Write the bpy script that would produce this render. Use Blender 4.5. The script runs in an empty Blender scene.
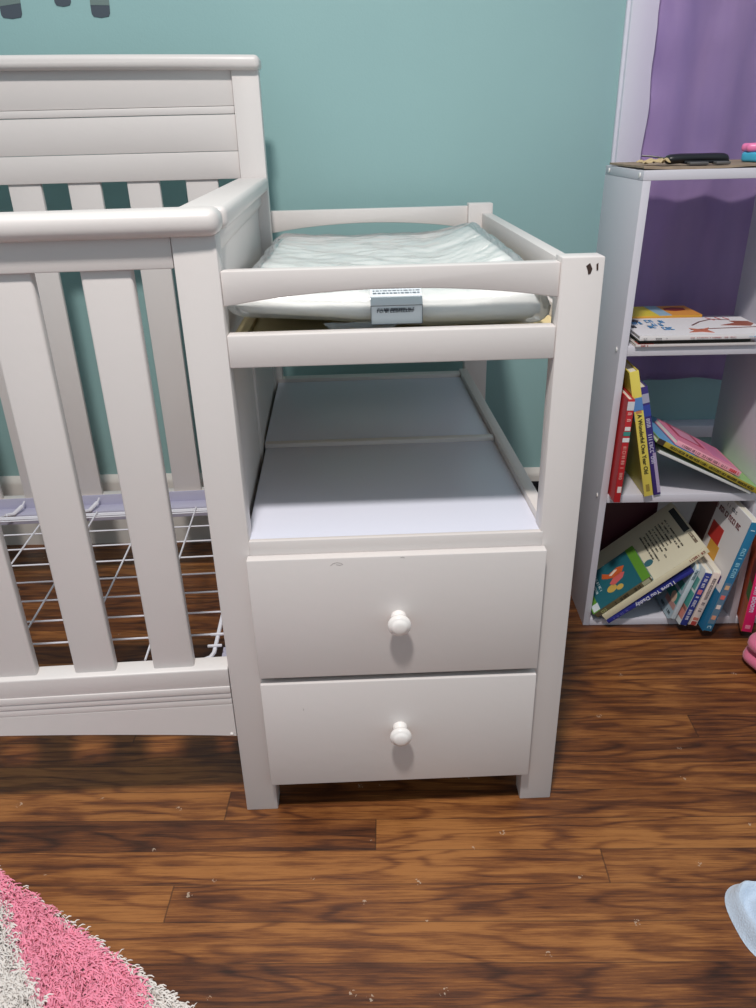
import bpy, bmesh, math, random
from mathutils import Vector, Matrix, Euler, noise
random.seed(7)
S = bpy.context.scene
COL = S.collection
R = math.radians

# ------------------------------------------------------------------ materials
def lin(c):
    out = []
    for v in c:
        v /= 255.0
        out.append(v / 12.92 if v <= 0.04045 else ((v + 0.055) / 1.055) ** 2.4)
    return (*out, 1.0)

class NT:
    def __init__(self, m):
        self.t = m.node_tree
    def n(self, typ, **kw):
        nd = self.t.nodes.new(typ)
        for k, v in kw.items():
            if k == 'inp':
                for a, b in v.items():
                    nd.inputs[a].default_value = b
            else:
                setattr(nd, k, v)
        return nd
    def l(self, a, b):
        self.t.links.new(a, b)
    def math(self, op, a, b=None, c=None):
        nd = self.n('ShaderNodeMath', operation=op)
        for i, v in enumerate((a, b, c)):
            if v is None: continue
            if isinstance(v, (int, float)): nd.inputs[i].default_value = v
            else: self.l(v, nd.inputs[i])
        return nd.outputs[0]

def mat(name, rgb, rough=0.5, bump=0.0, bscale=200, var=0.0, vscale=6, spec=0.5, metal=0.0, sheen=0.0, coat=0.0):
    m = bpy.data.materials.new(name); m.use_nodes = True
    t = NT(m); b = m.node_tree.nodes['Principled BSDF']
    b.inputs['Base Color'].default_value = lin(rgb)
    b.inputs['Roughness'].default_value = rough
    b.inputs['Specular IOR Level'].default_value = spec
    b.inputs['Metallic'].default_value = metal
    b.inputs['Sheen Weight'].default_value = sheen
    b.inputs['Coat Weight'].default_value = coat
    tc = t.n('ShaderNodeTexCoord')
    if var > 0:
        nz = t.n('ShaderNodeTexNoise', inp={'Scale': vscale, 'Detail': 4.0})
        t.l(tc.outputs['Object'], nz.inputs['Vector'])
        mr = t.n('ShaderNodeMapRange', inp={'From Min': .3, 'From Max': .7, 'To Min': 1 - var, 'To Max': 1 + var})
        t.l(nz.outputs['Fac'], mr.inputs['Value'])
        mx = t.n('ShaderNodeMix', data_type='RGBA', blend_type='MULTIPLY')
        mx.inputs['Factor'].default_value = 1
        mx.inputs[6].default_value = lin(rgb)
        t.l(mr.outputs['Result'], mx.inputs[7])
        t.l(mx.outputs[2], b.inputs['Base Color'])
    if bump > 0:
        nz = t.n('ShaderNodeTexNoise', inp={'Scale': bscale, 'Detail': 3.0})
        t.l(tc.outputs['Object'], nz.inputs['Vector'])
        bp = t.n('ShaderNodeBump', inp={'Strength': bump, 'Distance': 0.002})
        t.l(nz.outputs['Fac'], bp.inputs['Height'])
        t.l(bp.outputs['Normal'], b.inputs['Normal'])
    return m

M = {}
M['white'] = mat('white_paint', (217, 210, 207), .38, .08, 90, .012, 5)
M['laminate'] = mat('white_laminate', (216, 218, 232), .34, .03, 300)
M['shelfwhite'] = mat('shelf_laminate', (208, 204, 212), .42, .04, 250)
M['trim'] = mat('trim_paint', (222, 220, 230), .4, .05, 120)
M['base'] = mat('baseboard_paint', (212, 206, 200), .45, .06, 120, .02)
M['knob'] = mat('knob_lacquer', (240, 234, 230), .16, coat=.4)
M['tray'] = mat('bare_fibreboard', (210, 192, 146), .7, .1, 300, .06, 20)
M['pad'] = mat('vinyl_pad', (243, 240, 236), .4, .2, 40)
M['metal'] = mat('white_coated_wire', (225, 224, 232), .35)
M['bracket'] = mat('lilac_grey_steel', (186, 184, 204), .4, metal=.1)
M['black'] = mat('black_plastic', (22, 22, 27), .35, .06, 150)
M['chip'] = mat('bare_dark_wood', (62, 44, 38), .7)
M['scuff'] = mat('grey_scuff', (168, 160, 156), .7)
M['grey_tab'] = mat('grey_rubber', (92, 90, 90), .5)
M['kraft'] = mat('kraft_cardboard', (150, 130, 110), .8, .3, 120, .22, 40)
M['scrap'] = mat('tan_paper', (196, 172, 130), .8, .2, 120, .1, 40)
M['pages'] = mat('book_pages', (224, 216, 200), .8, .3, 500, .05, 60)
M['hoof'] = mat('decal_slate_grey', (72, 80, 90), .6)
M['legfilm'] = mat('decal_sage_grey', (112, 128, 124), .6)
M['purple_lid'] = mat('toy_pink', (244, 130, 180), .35)
M['toyblue'] = mat('toy_turquoise', (70, 170, 205), .35)
M['pinkbag'] = mat('pink_satin', (226, 118, 150), .38, .3, 40, .08, 12, sheen=.3)
M['cloth'] = mat('pale_blue_terry', (200, 214, 232), .9, .9, 420, .08, 30, sheen=.4)
M['rugwhite'] = mat('shag_white', (228, 220, 214), .9, var=.06, vscale=60, sheen=.2)
M['rugpink'] = mat('shag_pink', (242, 146, 170), .9, var=.10, vscale=50, sheen=.2)
M['rugback'] = mat('rug_backing', (210, 200, 190), .95)
C_ = {}
def cm(rgb, rough=.45):
    k = (rgb, rough)
    if k not in C_:
        C_[k] = mat('print_%02x%02x%02x' % rgb, rgb, rough)
    return C_[k]

def wall_mat():
    m = bpy.data.materials.new('teal_wall_paint'); m.use_nodes = True
    t = NT(m); b = m.node_tree.nodes['Principled BSDF']
    b.inputs['Roughness'].default_value = .5
    tc = t.n('ShaderNodeTexCoord')
    n1 = t.n('ShaderNodeTexNoise', inp={'Scale': 1.7, 'Detail': 3.0}); t.l(tc.outputs['Object'], n1.inputs['Vector'])
    cr = t.n('ShaderNodeValToRGB'); t.l(n1.outputs['Fac'], cr.inputs['Fac'])
    cr.color_ramp.elements[0].color = lin((146, 181, 181)); cr.color_ramp.elements[0].position = .3
    cr.color_ramp.elements[1].color = lin((152, 187, 186)); cr.color_ramp.elements[1].position = .7
    t.l(cr.outputs['Color'], b.inputs['Base Color'])
    n2 = t.n('ShaderNodeTexNoise', inp={'Scale': 260.0, 'Detail': 3.0}); t.l(tc.outputs['Object'], n2.inputs['Vector'])
    bp = t.n('ShaderNodeBump', inp={'Strength': .12, 'Distance': .002}); t.l(n2.outputs['Fac'], bp.inputs['Height'])
    t.l(bp.outputs['Normal'], b.inputs['Normal'])
    return m

def floor_mat():
    PW, PL, Y0 = 0.0547, 0.95, -0.2371
    m = bpy.data.materials.new('oak_strip_floor'); m.use_nodes = True
    t = NT(m); b = m.node_tree.nodes['Principled BSDF']
    tc = t.n('ShaderNodeTexCoord'); sp = t.n('ShaderNodeSeparateXYZ'); t.l(tc.outputs['Object'], sp.inputs[0])
    x, y = sp.outputs['X'], sp.outputs['Y']
    ry = t.math('DIVIDE', t.math('SUBTRACT', y, Y0), PW)
    row = t.math('FLOOR', ry); fy = t.math('FRACT', ry)
    wn = t.n('ShaderNodeTexWhiteNoise', noise_dimensions='1D'); t.l(row, wn.inputs['W'])
    rx = t.math('ADD', t.math('DIVIDE', x, PL), t.math('MULTIPLY', wn.outputs['Value'], 7.3))
    col = t.math('FLOOR', rx); fx = t.math('FRACT', rx)
    cv = t.n('ShaderNodeCombineXYZ'); t.l(row, cv.inputs[0]); t.l(col, cv.inputs[1])
    wi = t.n('ShaderNodeTexWhiteNoise', noise_dimensions='2D'); t.l(cv.outputs[0], wi.inputs['Vector'])
    pid = wi.outputs['Value']
    # grain coordinates, shifted per plank
    gx = t.math('ADD', x, t.math('MULTIPLY', pid, 31.0))
    gy = t.math('ADD', y, t.math('MULTIPLY', pid, 17.0))
    def nz(sx, sy, scale, det=4.0, rough=.55):
        c = t.n('ShaderNodeCombineXYZ'); t.l(t.math('MULTIPLY', gx, sx), c.inputs[0]); t.l(t.math('MULTIPLY', gy, sy), c.inputs[1])
        n = t.n('ShaderNodeTexNoise', inp={'Scale': scale, 'Detail': det, 'Roughness': rough}); t.l(c.outputs[0], n.inputs['Vector'])
        return n.outputs['Fac']
    big = nz(2.1, 14, 1.0, 2.5)
    rings = t.math('ADD', t.math('MULTIPLY', t.math('SINE', t.math('MULTIPLY', big, 62.0)), .5), .5)
    rings = t.math('POWER', rings, 3.0)
    fine = nz(16, 420, 1.0, 5.0, .75)
    streak = nz(2.2, 70, 1.0, 3.0)
    pore = t.math('GREATER_THAN', nz(22, 800, 1.0, 2.0), .62)
    f = t.math('ADD', t.math('MULTIPLY', fine, .80), t.math('MULTIPLY', streak, .62))
    f = t.math('SUBTRACT', f, t.math('MULTIPLY', rings, .17))
    f = t.math('ADD', f, t.math('MULTIPLY', t.math('SUBTRACT', pid, .5), .24))
    f = t.math('SUBTRACT', t.math('SUBTRACT', f, .05), t.math('MULTIPLY', pore, .07))
    # worn cloudy patches of the finish
    wc = t.n('ShaderNodeTexNoise', inp={'Scale': 5.0, 'Detail': 3.0}); t.l(tc.outputs['Object'], wc.inputs['Vector'])
    f = t.math('ADD', f, t.math('MULTIPLY', t.math('SUBTRACT', wc.outputs['Fac'], .5), .55))
    cr = t.n('ShaderNodeValToRGB'); t.l(f, cr.inputs['Fac'])
    e = cr.color_ramp.elements
    e[0].position = .30; e[0].color = lin((48, 25, 14))
    e[1].position = .86; e[1].color = lin((160, 104, 54))
    k = e.new(.50); k.color = lin((86, 47, 25))
    k = e.new(.66); k.color = lin((120, 71, 35))
    # seams
    sy = t.math('LESS_THAN', t.math('MINIMUM', fy, t.math('SUBTRACT', 1.0, fy)), .012)
    sx = t.math('LESS_THAN', t.math('MINIMUM', fx, t.math('SUBTRACT', 1.0, fx)), .0011)
    seam = t.math('MAXIMUM', sy, sx)
    mx = t.n('ShaderNodeMix', data_type='RGBA'); t.l(t.math('MULTIPLY', seam, .55), mx.inputs['Factor'])
    t.l(cr.outputs['Color'], mx.inputs[6]); mx.inputs[7].default_value = lin((34, 18, 12))
    # pale paint specks and scratches
    vo = t.n('ShaderNodeTexVoronoi', inp={'Scale': 17.0}); t.l(tc.outputs['Object'], vo.inputs['Vector'])
    sk = t.n('ShaderNodeTexNoise', inp={'Scale': 240.0, 'Detail': 2.0}); t.l(tc.outputs['Object'], sk.inputs['Vector'])
    spk = t.math('MULTIPLY', t.math('LESS_THAN', vo.outputs['Distance'], .085), t.math('GREATER_THAN', sk.outputs['Fac'], .56))
    m2 = t.n('ShaderNodeMix', data_type='RGBA'); t.l(t.math('MULTIPLY', spk, .6), m2.inputs['Factor'])
    t.l(mx.outputs[2], m2.inputs[6]); m2.inputs[7].default_value = lin((196, 176, 156))
    t.l(m2.outputs[2], b.inputs['Base Color'])
    rr = t.n('ShaderNodeMapRange', inp={'From Min': .3, 'From Max': .7, 'To Min': .30, 'To Max': .5}); t.l(wc.outputs['Fac'], rr.inputs['Value'])
    t.l(rr.outputs['Result'], b.inputs['Roughness'])
    h = t.math('SUBTRACT', t.math('MULTIPLY', fine, .4), t.math('MULTIPLY', seam, 1.2))
    bp = t.n('ShaderNodeBump', inp={'Strength': .25, 'Distance': .0015}); t.l(h, bp.inputs['Height'])
    t.l(bp.outputs['Normal'], b.inputs['Normal'])
    return m

def curtain_mat():
    m = bpy.data.materials.new('purple_satin_curtain'); m.use_nodes = True
    t = NT(m); b = m.node_tree.nodes['Principled BSDF']
    tc = t.n('ShaderNodeTexCoord')
    mp = t.n('ShaderNodeMapping'); mp.inputs['Scale'].default_value = (9, 9, 2.5); t.l(tc.outputs['Object'], mp.inputs['Vector'])
    n = t.n('ShaderNodeTexNoise', inp={'Scale': 1.5, 'Detail': 5.0}); t.l(mp.outputs[0], n.inputs['Vector'])
    cr = t.n('ShaderNodeValToRGB'); t.l(n.outputs['Fac'], cr.inputs['Fac'])
    cr.color_ramp.elements[0].color = lin((176, 150, 204)); cr.color_ramp.elements[0].position = .3
    cr.color_ramp.elements[1].color = lin((200, 168, 216)); cr.color_ramp.elements[1].position = .7
    t.l(cr.outputs['Color'], b.inputs['Base Color'])
    b.inputs['Roughness'].default_value = .45; b.inputs['Sheen Weight'].default_value = .25
    return m

def wrap_mat():
    m = bpy.data.materials.new('clear_plastic_wrap'); m.use_nodes = True
    t = NT(m); nt = m.node_tree; nt.nodes.clear()
    o = t.n('ShaderNodeOutputMaterial')
    tr = t.n('ShaderNodeBsdfTransparent'); tr.inputs['Color'].default_value = (.97, .985, .99, 1)
    gl = t.n('ShaderNodeBsdfGlossy', inp={'Roughness': .16}); gl.inputs['Color'].default_value = (1, 1, 1, 1)
    df = t.n('ShaderNodeBsdfDiffuse'); df.inputs['Color'].default_value = lin((238, 242, 247))
    fr = t.n('ShaderNodeFresnel', inp={'IOR': 1.45})
    tc = t.n('ShaderNodeTexCoord')
    mp = t.n('ShaderNodeMapping'); mp.inputs['Scale'].default_value = (1, .55, 1); t.l(tc.outputs['Object'], mp.inputs['Vector'])
    nz = t.n('ShaderNodeTexNoise', inp={'Scale': 26.0, 'Detail': 5.0, 'Distortion': 1.2}); t.l(mp.outputs[0], nz.inputs['Vector'])
    bp = t.n('ShaderNodeBump', inp={'Strength': .6, 'Distance': .006}); t.l(nz.outputs['Fac'], bp.inputs['Height'])
    for s in (gl, df, fr): t.l(bp.outputs['Normal'], s.inputs['Normal'])
    m0 = t.n('ShaderNodeMixShader', inp={0: .22}); t.l(tr.outputs[0], m0.inputs[1]); t.l(df.outputs[0], m0.inputs[2])
    m1 = t.n('ShaderNodeMixShader'); t.l(fr.outputs[0], m1.inputs[0]); t.l(m0.outputs[0], m1.inputs[1]); t.l(gl.outputs[0], m1.inputs[2])
    t.l(m1.outputs[0], o.inputs['Surface'])
    return m
M['wall'] = wall_mat(); M['floor'] = floor_mat(); M['curtain'] = curtain_mat(); M['wrap'] = wrap_mat()

# ------------------------------------------------------------------ mesh helpers
def new(): return bmesh.new()

def box(bm, x0, x1, y0, y1, z0, z1, bev=.0015, seg=2):
    vs = [bm.verts.new((x, y, z)) for x in (x0, x1) for y in (y0, y1) for z in (z0, z1)]
    F = [(0, 1, 3, 2), (4, 6, 7, 5), (0, 4, 5, 1), (2, 3, 7, 6), (0, 2, 6, 4), (1, 5, 7, 3)]
    fs = [bm.faces.new([vs[i] for i in f]) for f in F]
    if bev > 0:
        es = list({e for f in fs for e in f.edges})
        bmesh.ops.bevel(bm, geom=es, offset=bev, segments=seg, profile=.5, affect='EDGES')
    return bm

def prism(bm, poly, axis, a, b, bev=0, seg=2):
    """poly: list of 2D points; axis 'y' -> points are (x,z); 'x' -> (y,z); 'z' -> (x,y)"""
    def mk(p, h):
        return {'y': (p[0], h, p[1]), 'x': (h, p[0], p[1]), 'z': (p[0], p[1], h)}[axis]
    v0 = [bm.verts.new(mk(p, a)) for p in poly]; v1 = [bm.verts.new(mk(p, b)) for p in poly]
    n = len(poly); fs = [bm.faces.new(v0), bm.faces.new(list(reversed(v1)))]
    for i in range(n):
        fs.append(bm.faces.new((v0[i], v1[i], v1[(i + 1) % n], v0[(i + 1) % n])))
    bmesh.ops.recalc_face_normals(bm, faces=fs)
    if bev > 0:
        es = [e for e in {e for f in fs for e in f.edges} if len(e.link_faces) == 2 and e.calc_face_angle(0) > R(40)]
        bmesh.ops.bevel(bm, geom=es, offset=bev, segments=seg, profile=.5, affect='EDGES')
    return bm

def tube(bm, pts, r, seg=8):
    pts = [Vector(p) for p in pts]; rings = []
    for i, p in enumerate(pts):
        d = (pts[min(i + 1, len(pts) - 1)] - pts[max(i - 1, 0)]).normalized()
        up = Vector((0, 0, 1)) if abs(d.z) < .9 else Vector((1, 0, 0))
        s = d.cross(up).normalized(); u = s.cross(d)
        rings.append([bm.verts.new(p + r * (math.cos(a) * s + math.sin(a) * u)) for a in [2 * math.pi * k / seg for k in range(seg)]])
    for a, b in zip(rings, rings[1:]):
        for k in range(seg):
            bm.faces.new((a[k], a[(k + 1) % seg], b[(k + 1) % seg], b[k]))
    bm.faces.new(list(reversed(rings[0]))); bm.faces.new(rings[-1])
    return bm

def lathe(bm, prof, origin, axis='-y', seg=28):
    """prof: list of (radius, height along axis)"""
    o = Vector(origin); rings = []
    for r, h in prof:
        ring = []
        for k in range(seg):
            a = 2 * math.pi * k / seg
            if axis == '-y': v = Vector((r * math.cos(a), -h, r * math.sin(a)))
            elif axis == '-x': v = Vector((-h, r * math.cos(a), r * math.sin(a)))
            else: v = Vector((r * math.cos(a), r * math.sin(a), h))
            ring.append(bm.verts.new(o + v))
        rings.append(ring)
    for a, b in zip(rings, rings[1:]):
        for k in range(seg):
            bm.faces.new((a[k], a[(k + 1) % seg], b[(k + 1) % seg], b[k]))
    bm.faces.new(rings[0]); bm.faces.new(rings[-1])
    bmesh.ops.recalc_face_normals(bm, faces=bm.faces[:])
    return bm

def obj(name, bm, m, parent=None, smooth=35, xf=None):
    if xf is not None:
        bmesh.ops.transform(bm, matrix=xf, verts=bm.verts[:])
    me = bpy.data.meshes.new(name)
    bmesh.ops.recalc_face_normals(bm, faces=bm.faces[:])
    bm.to_mesh(me); bm.free()
    for k in (m if isinstance(m, (list, tuple)) else [m]): me.materials.append(k)
    o = bpy.data.objects.new(name, me); COL.objects.link(o)
    if parent is not None: o.parent = parent
    if smooth:
        for p in me.polygons: p.use_smooth = True
        me.set_sharp_from_angle(angle=R(smooth))
    return o

def tag(o, label=None, cat=None, group=None, kind=None):
    if label: o['label'] = label
    if cat: o['category'] = cat
    if group: o['group'] = group
    if kind: o['kind'] = kind
    return o

def thing(name, label, cat, loc=(0, 0, 0), rot=(0, 0, 0), group=None):
    o = bpy.data.objects.new(name, None); COL.objects.link(o)
    o.empty_display_size = .05
    o.location = loc; o.rotation_euler = rot
    return tag(o, label, cat, group)

def text(name, body, size, m, parent, xf, align='CENTER', bold=0.0, label=None):
    cu = bpy.data.curves.new(name, 'FONT'); cu.body = body; cu.size = size
    cu.align_x = align; cu.align_y = 'CENTER'; cu.extrude = .00015; cu.resolution_u = 3; cu.offset = bold
    tmp = bpy.data.objects.new('tmp_text', cu)
    me = bpy.data.meshes.new_from_object(tmp)
    bpy.data.objects.remove(tmp); me.name = name
    me.transform(xf); me.materials.clear(); me.materials.append(m)
    o = bpy.data.objects.new(name, me); COL.objects.link(o); o.parent = parent
    if label: o['label'] = label
    return o

# ------------------------------------------------------------------ the room
ANG = R(-2.46)
RM = Matrix.Rotation(ANG, 4, 'Z')
def room(bm, name, m, kind='structure', loc=(0, 0, 0)):
    o = obj(name, bm, m); o.rotation_euler = (0, 0, ANG); o.location = loc
    if kind: o['kind'] = kind
    return o
WY = .868                                                  # wall face in room axes
b = new(); box(b, -2.2, 2.2, -2.4, WY + .12, -.05, 0, 0); room(b, 'floor', M['floor'])
b = new(); box(b, -2.2, 2.2, WY, WY + .12, 0, 2.80, 0); room(b, 'wall_back', M['wall'])
b = new(); prism(b, [(WY, 0), (WY - .016, 0), (WY - .016, .166), (WY - .013, .174), (WY - .006, .180), (WY, .184)], 'x', -2.2, 2.2)
room(b, 'baseboard_back', M['base'])
# left casing of the window behind the shelf, with its bead
b = new(); box(b, .686, .754, WY - .020, WY + .001, .30, 2.05, .003)
box(b, .680, .688, WY - .010, WY + .001, .30, 2.05, .002)
box(b, .742, .756, WY - .027, WY - .016, .30, 2.05, .003)
room(b, 'trim_1', M['trim'])
b = new(); box(b, .680, 1.60, WY - .045, WY + .001, .27, .30, .004); room(b, 'trim_2', M['trim'])

# black outlet plate low on the wall
t = thing('wall_outlet', 'small black outlet plate on the white baseboard behind the changing table', 'outlet', (0, 0, 0), (0, 0, ANG))
b = new(); box(b, .500, .612, WY - .0215, WY - .0155, .118, .155, .002); obj('outlet_plate', b, M['black'], t)
for k in (.530, .565):
    b = new(); lathe(b, [(.011, 0), (.011, .0015), (.009, .002)], (k, WY - .0212, .134)); obj('socket', b, M['grey_tab'], t)

# ------------------------------------------------------------------ crib with changing table (one piece of furniture)
crib = thing('crib_with_changing_table', 'white painted baby crib with attached changing table and two knobbed drawers', 'crib', (0, 0, 0))
W = M['white']
CR = Matrix.Rotation(R(1.7), 4, 'Z')                        # the crib half stands slightly askew
def cpart(name, bm, m=W, parent=crib, smooth=35): return obj(name, bm, m, parent, smooth, CR)
XL = -1.30
# --- front of the crib
b = new(); box(b, XL, .053, -.013, .036, .8245, .852, .0115, 5); cpart('top_rail', b)
b = new(); box(b, XL + .047, -.0006, .002, .026, .7925, .826, .0015); cpart('upper_rail', b)
b = new(); box(b, 0, .047, 0, .032, 0, .8255, .0018); obj('post', b, W, crib)
b = new(); box(b, XL, XL + .047, 0, .032, 0, .8255, .0018); cpart('post', b)
x = -.0466
while x - .055 > XL + .05:
    b = new(); box(b, x - .055, x, .007, .021, .258, .796, .003, 3); cpart('slat', b)
    x -= .1055
b = new()
prism(b, [(-.001, .237), (.023, .237), (.023, .2705), (.0005, .2670), (-.001, .2655)], 'x', XL + .047, -.0006, .001); cpart('bottom_rail', b)
b = new()
pts = []
NA = 40
for i in range(NA + 1):
    f = i / NA; xx = -.0006 + (XL + .0476) * f
    pts.append((xx, .1465 + .034 * math.sin(math.pi * f) ** .9))
top = .2375
poly = pts + [(XL + .047, .205), (-.0006, .205)]
prism(b, poly, 'y', .000, .020, .0008, 1)
box(b, XL + .047, -.0006, -.0024, .022, .2265, top, .0012, 2)
box(b, XL + .047, -.0006, -.0012, .020, .2165, .2262, .0012)
box(b, XL + .047, -.0006, -.0002, .020, .2045, .2160, .0012)
cpart('apron', b)
b = new(); lathe(b, [(.0022, 0), (.0022, .0015), (.001, .002)], (-.007, 0, .1515)); obj('bolt', b, M['knob'], crib)
# --- back of the crib
HY = .69
b = new(); box(b, .007, .0545, HY, HY + .036, 0, 1.028, .0018); cpart('post', b)
b = new(); box(b, XL, XL + .047, HY, HY + .036, 0, 1.028, .0018); cpart('post', b)
b = new()
def crest(z0, z1):
    n = 24; lo = []; hi = []
    for i in range(n + 1):
        f = i / n; xx = XL - .006 + (.0585 - (XL - .006)) * f
        bow = .008 * (1 - (2 * f - 1) ** 2)
        lo.append((xx, z0 + bow)); hi.append((xx, z1 + bow))
    return lo + hi[::-1]
prism(b, crest(1.0225, 1.0455), 'y', HY - .014, HY + .046, .009, 4); cpart('top_rail', b)
b = new()
box(b, XL + .047, .0064, HY + .006, HY + .026, .8490, .8950, .0012)
box(b, XL + .047, .0064, HY + .006, HY + .026, .8957, .9553, .0012)
box(b, XL + .047, .0064, HY + .0045, HY + .026, .9560, .9680, .0012)
box(b, XL + .047, .0064, HY + .006, HY + .026, .9687, 1.036, .0012)
cpart('headboard_panel', b)
x = -.0365
while x - .06 > XL + .05:
    b = new(); box(b, x - .0595, x, HY + .010, HY + .022, .20, .855, .0025, 2); cpart('slat', b)
    x -= .1075
b = new(); box(b, XL + .047, .0064, HY + .001, HY + .030, .168, .2195, .0018); cpart('bottom_rail', b)
# --- shared side between crib and changing table
b = new(); box(b, -.001, .0565, .037, HY - .001, .8270, .8505, .0075, 4); cpart('side_cap', b)
b = new()
box(b, .012, .034, .033, HY, .10, .800, .001)
box(b, .030, .0385, .033, .660, .10, .686, .001)
prism(b, [(.010, .795), (.034, .795), (.0415, .806), (.0415, .818), (.038, .827), (.010, .827)], 'y', .033, HY, .0006)
cpart('side_panel', b)
b = new(); box(b, .030, .0415, .300, .345, .43, .684, .0012); cpart('side_stile', b)
b = new(); box(b, .030, .0415, .655, HY - .0005, .43, .684, .0012); cpart('side_stile', b)
# far end of the crib
b = new(); box(b, XL - .005, XL + .047, .037, HY - .001, .8255, .8505, .0105, 4); cpart('side_cap', b)
b = new(); box(b, XL + .010, XL + .032, .033, HY, .10, .827, .001); cpart('side_panel', b)
# --- wire mattress support
SZ = .215
b = new()
tube(b, [(XL + .06, .092, SZ), (-.052, .092, SZ), (-.043, .097, SZ), (-.039, .108, SZ), (-.036, .60, SZ), (-.045, .612, SZ), (XL + .06, .612, SZ)], .0032, 8)
sup = cpart('mattress_support', b, M['metal'])
for k in range(9):
    yy = .152 + .0628 * k if k < 8 else .600
    b = new(); tube(b, [(XL + .06, yy, SZ + .003), (-.037, yy, SZ + .003)], .0016, 6); cpart('wire', b, M['metal'], sup)
x = -.138
while x > XL + .1:
    b = new(); tube(b, [(x, .092, SZ + .0055), (x - .004, .612, SZ + .0055)], .0017, 6); cpart('wire', b, M['metal'], sup)
    x -= .1025
b = new()
box(b, XL + .05, .004, .655, HY + .0006, .199, .2015, .0006); box(b, XL + .05, .004, HY - .002, HY + .0006, .1990, .2245, .0006)
box(b, XL + .05, .004, .653, .656, .180, .2015, .0006)
br = cpart('support_bracket', b, M['bracket'])
b = new(); box(b, -.030, .002, .033, .14, .199, .2015, .0006); box(b, .000, .0115, .033, .14, .199, .214, .0006); cpart('support_bracket', b, M['bracket'])
for hx in (-.535, -.376):
    b = new(); tube(b, [(hx + .012, .672, .214), (hx, .650, .206), (hx - .008, .632, .212)], .0045, 8)
    tube(b, [(hx - .008, .632, .212), (hx - .012, .612, .218)], .0018, 6); tube(b, [(hx + .012, .672, .214), (hx + .016, .680, .222)], .0018, 6)
    cpart('hook', b, M['metal'], br)
# clips where the frame meets the right-hand support
for yy in (.150, .120):
    b = new(); box(b, -.050, -.028, yy - .002, yy + .002, SZ + .002, SZ + .006, .0012); cpart('clip', b, M['metal'], sup)

# --- changing table half
PW = .461
def part(name, bm, m=W, parent=crib, smooth=35): return obj(name, bm, m, parent, smooth)
b = new(); box(b, .414, PW, 0, .030, 0, .793, .0018); fr = part('post', b)
def chip(poly, y):
    bb = new(); prism(bb, poly, 'y', y - .0004, y + .001); return bb
o = obj('paint_chip', chip([(.4405, .7835), (.4445, .7865), (.4475, .7805), (.4460, .7755), (.4435, .7745), (.4425, .7790)], 0), M['chip'], fr, 0)
o['label'] = 'larger dark paint chip'
o = obj('paint_chip', chip([(.4515, .7850), (.4535, .7865), (.4540, .7790), (.4522, .7785)], 0), M['chip'], fr, 0)
o['label'] = 'smaller dark paint chip'
b = new(); box(b, .414, PW, .720, .750, 0, .793, .0018); part('post', b)
def arch(z0, zm, z1, x0, x1, n=28):
    a = []
    for i in range(n + 1):
        f = i / n; s = min(max((f - .02) / .96, 0), 1)
        a.append((x0 + (x1 - x0) * f, z0 + (zm - z0) * math.sin(math.pi * s) ** .75))
    return a + [(x1, z1), (x0, z1)]
b = new(); prism(b, arch(.7508, .7650, .788, .0472, .4136), 'y', .003, .021, .0015); part('upper_rail', b)
b = new(); prism(b, arch(.7480, .7625, .788, .0300, .4138), 'y', .730, .748, .0015); part('upper_rail', b)
b = new(); box(b, .440, .459, .0302, .7198, .742, .7755, .002); part('upper_rail', b)
b = new(); box(b, .0472, .4136, .001, .020, .6825, .7193, .0018); part('lower_rail', b)
b = new(); box(b, .0300, .4138, .729, .748, .6825, .7193, .0018); part('lower_rail', b)
b = new(); box(b, .440, .459, .0302, .7198, .6825, .7193, .0018); part('lower_rail', b)
b = new(); box(b, .043, .4395, .0205, .7285, .690, .702, .001); tr = part('tray', b, M['tray'])
b = new(); box(b, .046, .062, .022, .70, .702, .7080, .001); obj('tray_cleat', b, M['tray'], tr)
# shelf board in two panels, with its raised frame; the lower cabinet stands slightly racked
SK = Matrix(((1, -.021, 0, 0), (0, 1, 0, 0), (0, 0, 1, 0), (0, 0, 0, 1)))
def spart(name, bm, m=W): return obj(name, bm, m, crib, 35, SK)
b = new(); box(b, .0465, .4170, -.001, .0070, .4400, .4615, .0015); spart('shelf_lip', b)
b = new(); box(b, .0430, .4165, .0072, .322, .4460, .4600, .0006); spart('shelf_board', b, M['laminate'])
b = new(); box(b, .0392, .4165, .337, .690, .4460, .4600, .0006); spart('shelf_board', b, M['laminate'])
b = new(); box(b, .0420, .4165, .3225, .3365, .4460, .4665, .0012); spart('shelf_divider', b)
b = new(); box(b, .0392, .4165, .6905, .712, .4460, .4668, .0012); spart('shelf_frame', b)
b = new(); box(b, .4172, .4340, .0302, .7198, .4200, .4695, .0015); spart('shelf_frame', b)
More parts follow.
